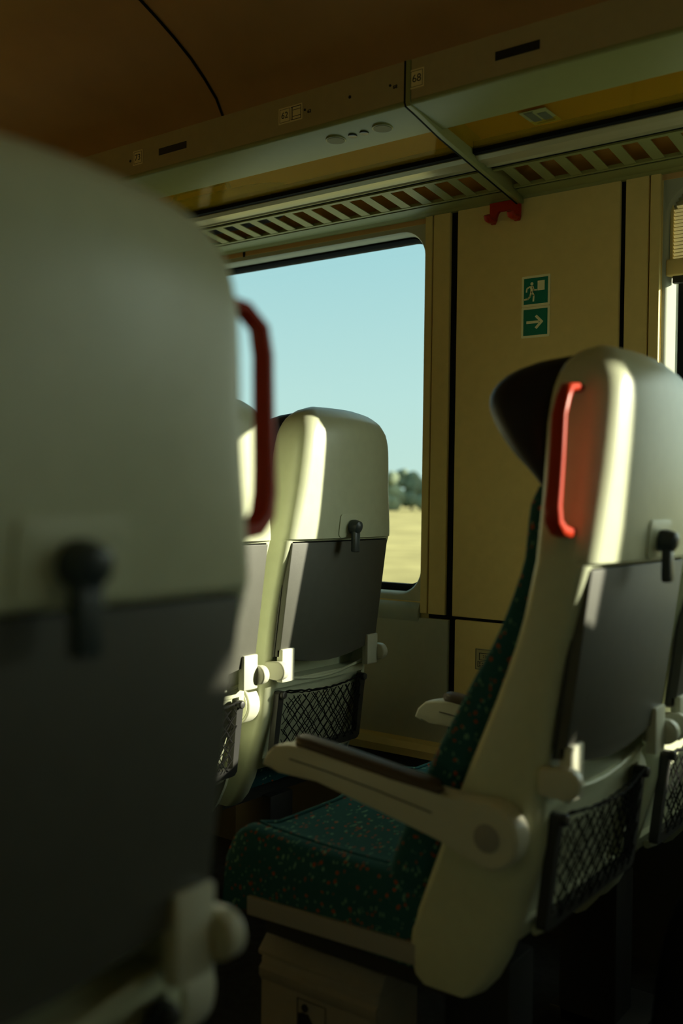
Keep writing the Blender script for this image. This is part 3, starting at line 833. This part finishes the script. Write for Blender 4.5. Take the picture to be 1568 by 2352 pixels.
# ------------------------------------------------------------------ litter bin under the right seat
t = thing('litter_bin', (-.995, 1.30, 0), 'grey-brown litter bin under the right aisle seat with a person pictogram', 'litter bin')
bm = bmesh.new(); box(bm, -.135, .115, .0, .12, 0, .262, .008, 3); link('bin_body', bm, M['bin'], t, 40)
bm = bmesh.new(); prism(bm, [(-.003, .262), (-.003, .268), (.018, .290), (.125, .294), (.125, .262)], 'x', -.138, .118, .003, 2); link('bin_lid', bm, M['bin'], t, 30)
bm = bmesh.new(); prism(bm, [(.002, .247), (-.006, .240), (-.006, .228), (.002, .215)], 'x', -.133, .113, .001, 1); link('bin_rib', bm, M['bin'], t, 40)
bm = bmesh.new(); frame2(bm, -.050, .010, .10, .211, .0011)
disc(bm, (-.034, .197), .0068, 'y', -.002, -.0005, 18)
box(bm, -.042, -.026, -.002, -.0005, .157, .188); box(bm, -.0475, -.043, -.002, -.0005, .160, .186); box(bm, -.041, -.035, -.002, -.0005, .114, .159); box(bm, -.033, -.027, -.002, -.0005, .114, .159)
prism(bm, [(-.026, .186), (-.013, .168), (-.017, .165), (-.026, .177)], 'y', -.002, -.0005)
box(bm, -.014, -.0125, -.002, -.0005, .114, .168); box(bm, -.009, .005, -.002, -.0005, .114, .140)
link('person_pictogram', bm, M['ink'], t, 0)

# bags
bm = bmesh.new(); R = []
for i in range(24):
    u = i / 23; z = .0 + .50 * u; k_ = math.sqrt(max(.004, 1 - max(0, (u - .62) / .38) ** 2.2)) * (.9 + .1 * math.sin(math.pi * min(1, u * 1.4)))
    R.append(superell(0, 0, .085 * k_, .17 * k_, z, 36, 3.2))
loft(bm, R)
t = thing('backpack', (-.435, 1.60, 0), 'black backpack on the floor in dark lower right corner', 'backpack')
link('bag_body', bm, M['bag'], t, 60)
bm = bmesh.new(); tube(bm, [(-.02, -.03, .485), (-.02, -.02, .515), (-.02, .02, .515), (-.02, .03, .485)], .006, 8); link('carry_loop', bm, M['bag'], t, 60)
bm = bmesh.new(); R = []
for i in range(14):
    u = i / 13; z = .0 + .10 * u; k_ = .86 + .14 * math.sin(math.pi * min(1, u * 1.2)) if u < .8 else .98 * math.sqrt(max(.02, 1 - ((u - .8) / .2) ** 2 * .8))
    R.append(superell(0, 0, .33 * k_, .055 * k_, z, 36, 3.0))
loft(bm, R)
t = thing('luggage_bag', (-2.12, 2.150, zz(2.095) + .006), 'dark soft bag lying on the slats at left end of the rack', 'bag')
link('bag_body', bm, M['luggage'], t, 60)
bm = bmesh.new(); tube(bm, [(-.12, -.02, .09), (-.10, -.02, .125), (.10, -.02, .125), (.12, -.02, .09)], .008, 8); link('bag_handle', bm, M['luggage'], t, 60)

# ------------------------------------------------------------------ outside
bm = bmesh.new(); vs = [bm.verts.new(p) for p in ((-900, 6, -1.4), (600, 6, -1.4), (600, 900, -1.4), (-900, 900, -1.4))]; bm.faces.new(vs)
g = link('ground', bm, M['field'], smooth=0); struct(g)
def tree(x, y, h, w, label):
    t = thing('tree', (x, y, -1.4), label, 'tree', 'trees beyond the field')
    rng = random.Random(int(x * 7 + y * 3))
    bm = bmesh.new()
    for i in range(16):
        a = rng.random() * 6.28; rr_ = w * .5 * rng.random() ** .5; zc = h * (.12 + .72 * rng.random())
        mt = Matrix.Translation((rr_ * math.cos(a), rr_ * math.sin(a), zc)) @ Matrix.Scale(w * (.22 + .16 * rng.random()), 4)
        bmesh.ops.create_icosphere(bm, subdivisions=2, radius=1, matrix=mt)
    for v in bm.verts: v.co += Vector((rng.uniform(-.3, .3), rng.uniform(-.3, .3), rng.uniform(-.3, .3)))
    link('crown', bm, M['leaf'], t, 60)
    bm = bmesh.new(); tube(bm, [(0, 0, 0), (0, 0, h * .4)], [.4, .25], 8); link('trunk', bm, M['bark'], t, 60)
dirs = [(-.5555, .8335)]
for i in range(16):
    off, dist, h = -36 + 9 * (i // 2) + 4.5 * (i % 2), 226 + 16 * (i % 2) + (i * 7 % 5), 9.6 + (i * 5 % 7) * .28
    d0 = Vector((-.5555, .8335)); n0 = Vector((.8335, .5555)); p = d0 * dist + n0 * off
    tree(p.x, p.y, h, 5.6, 'hazy green tree in the line beyond the yellow field')
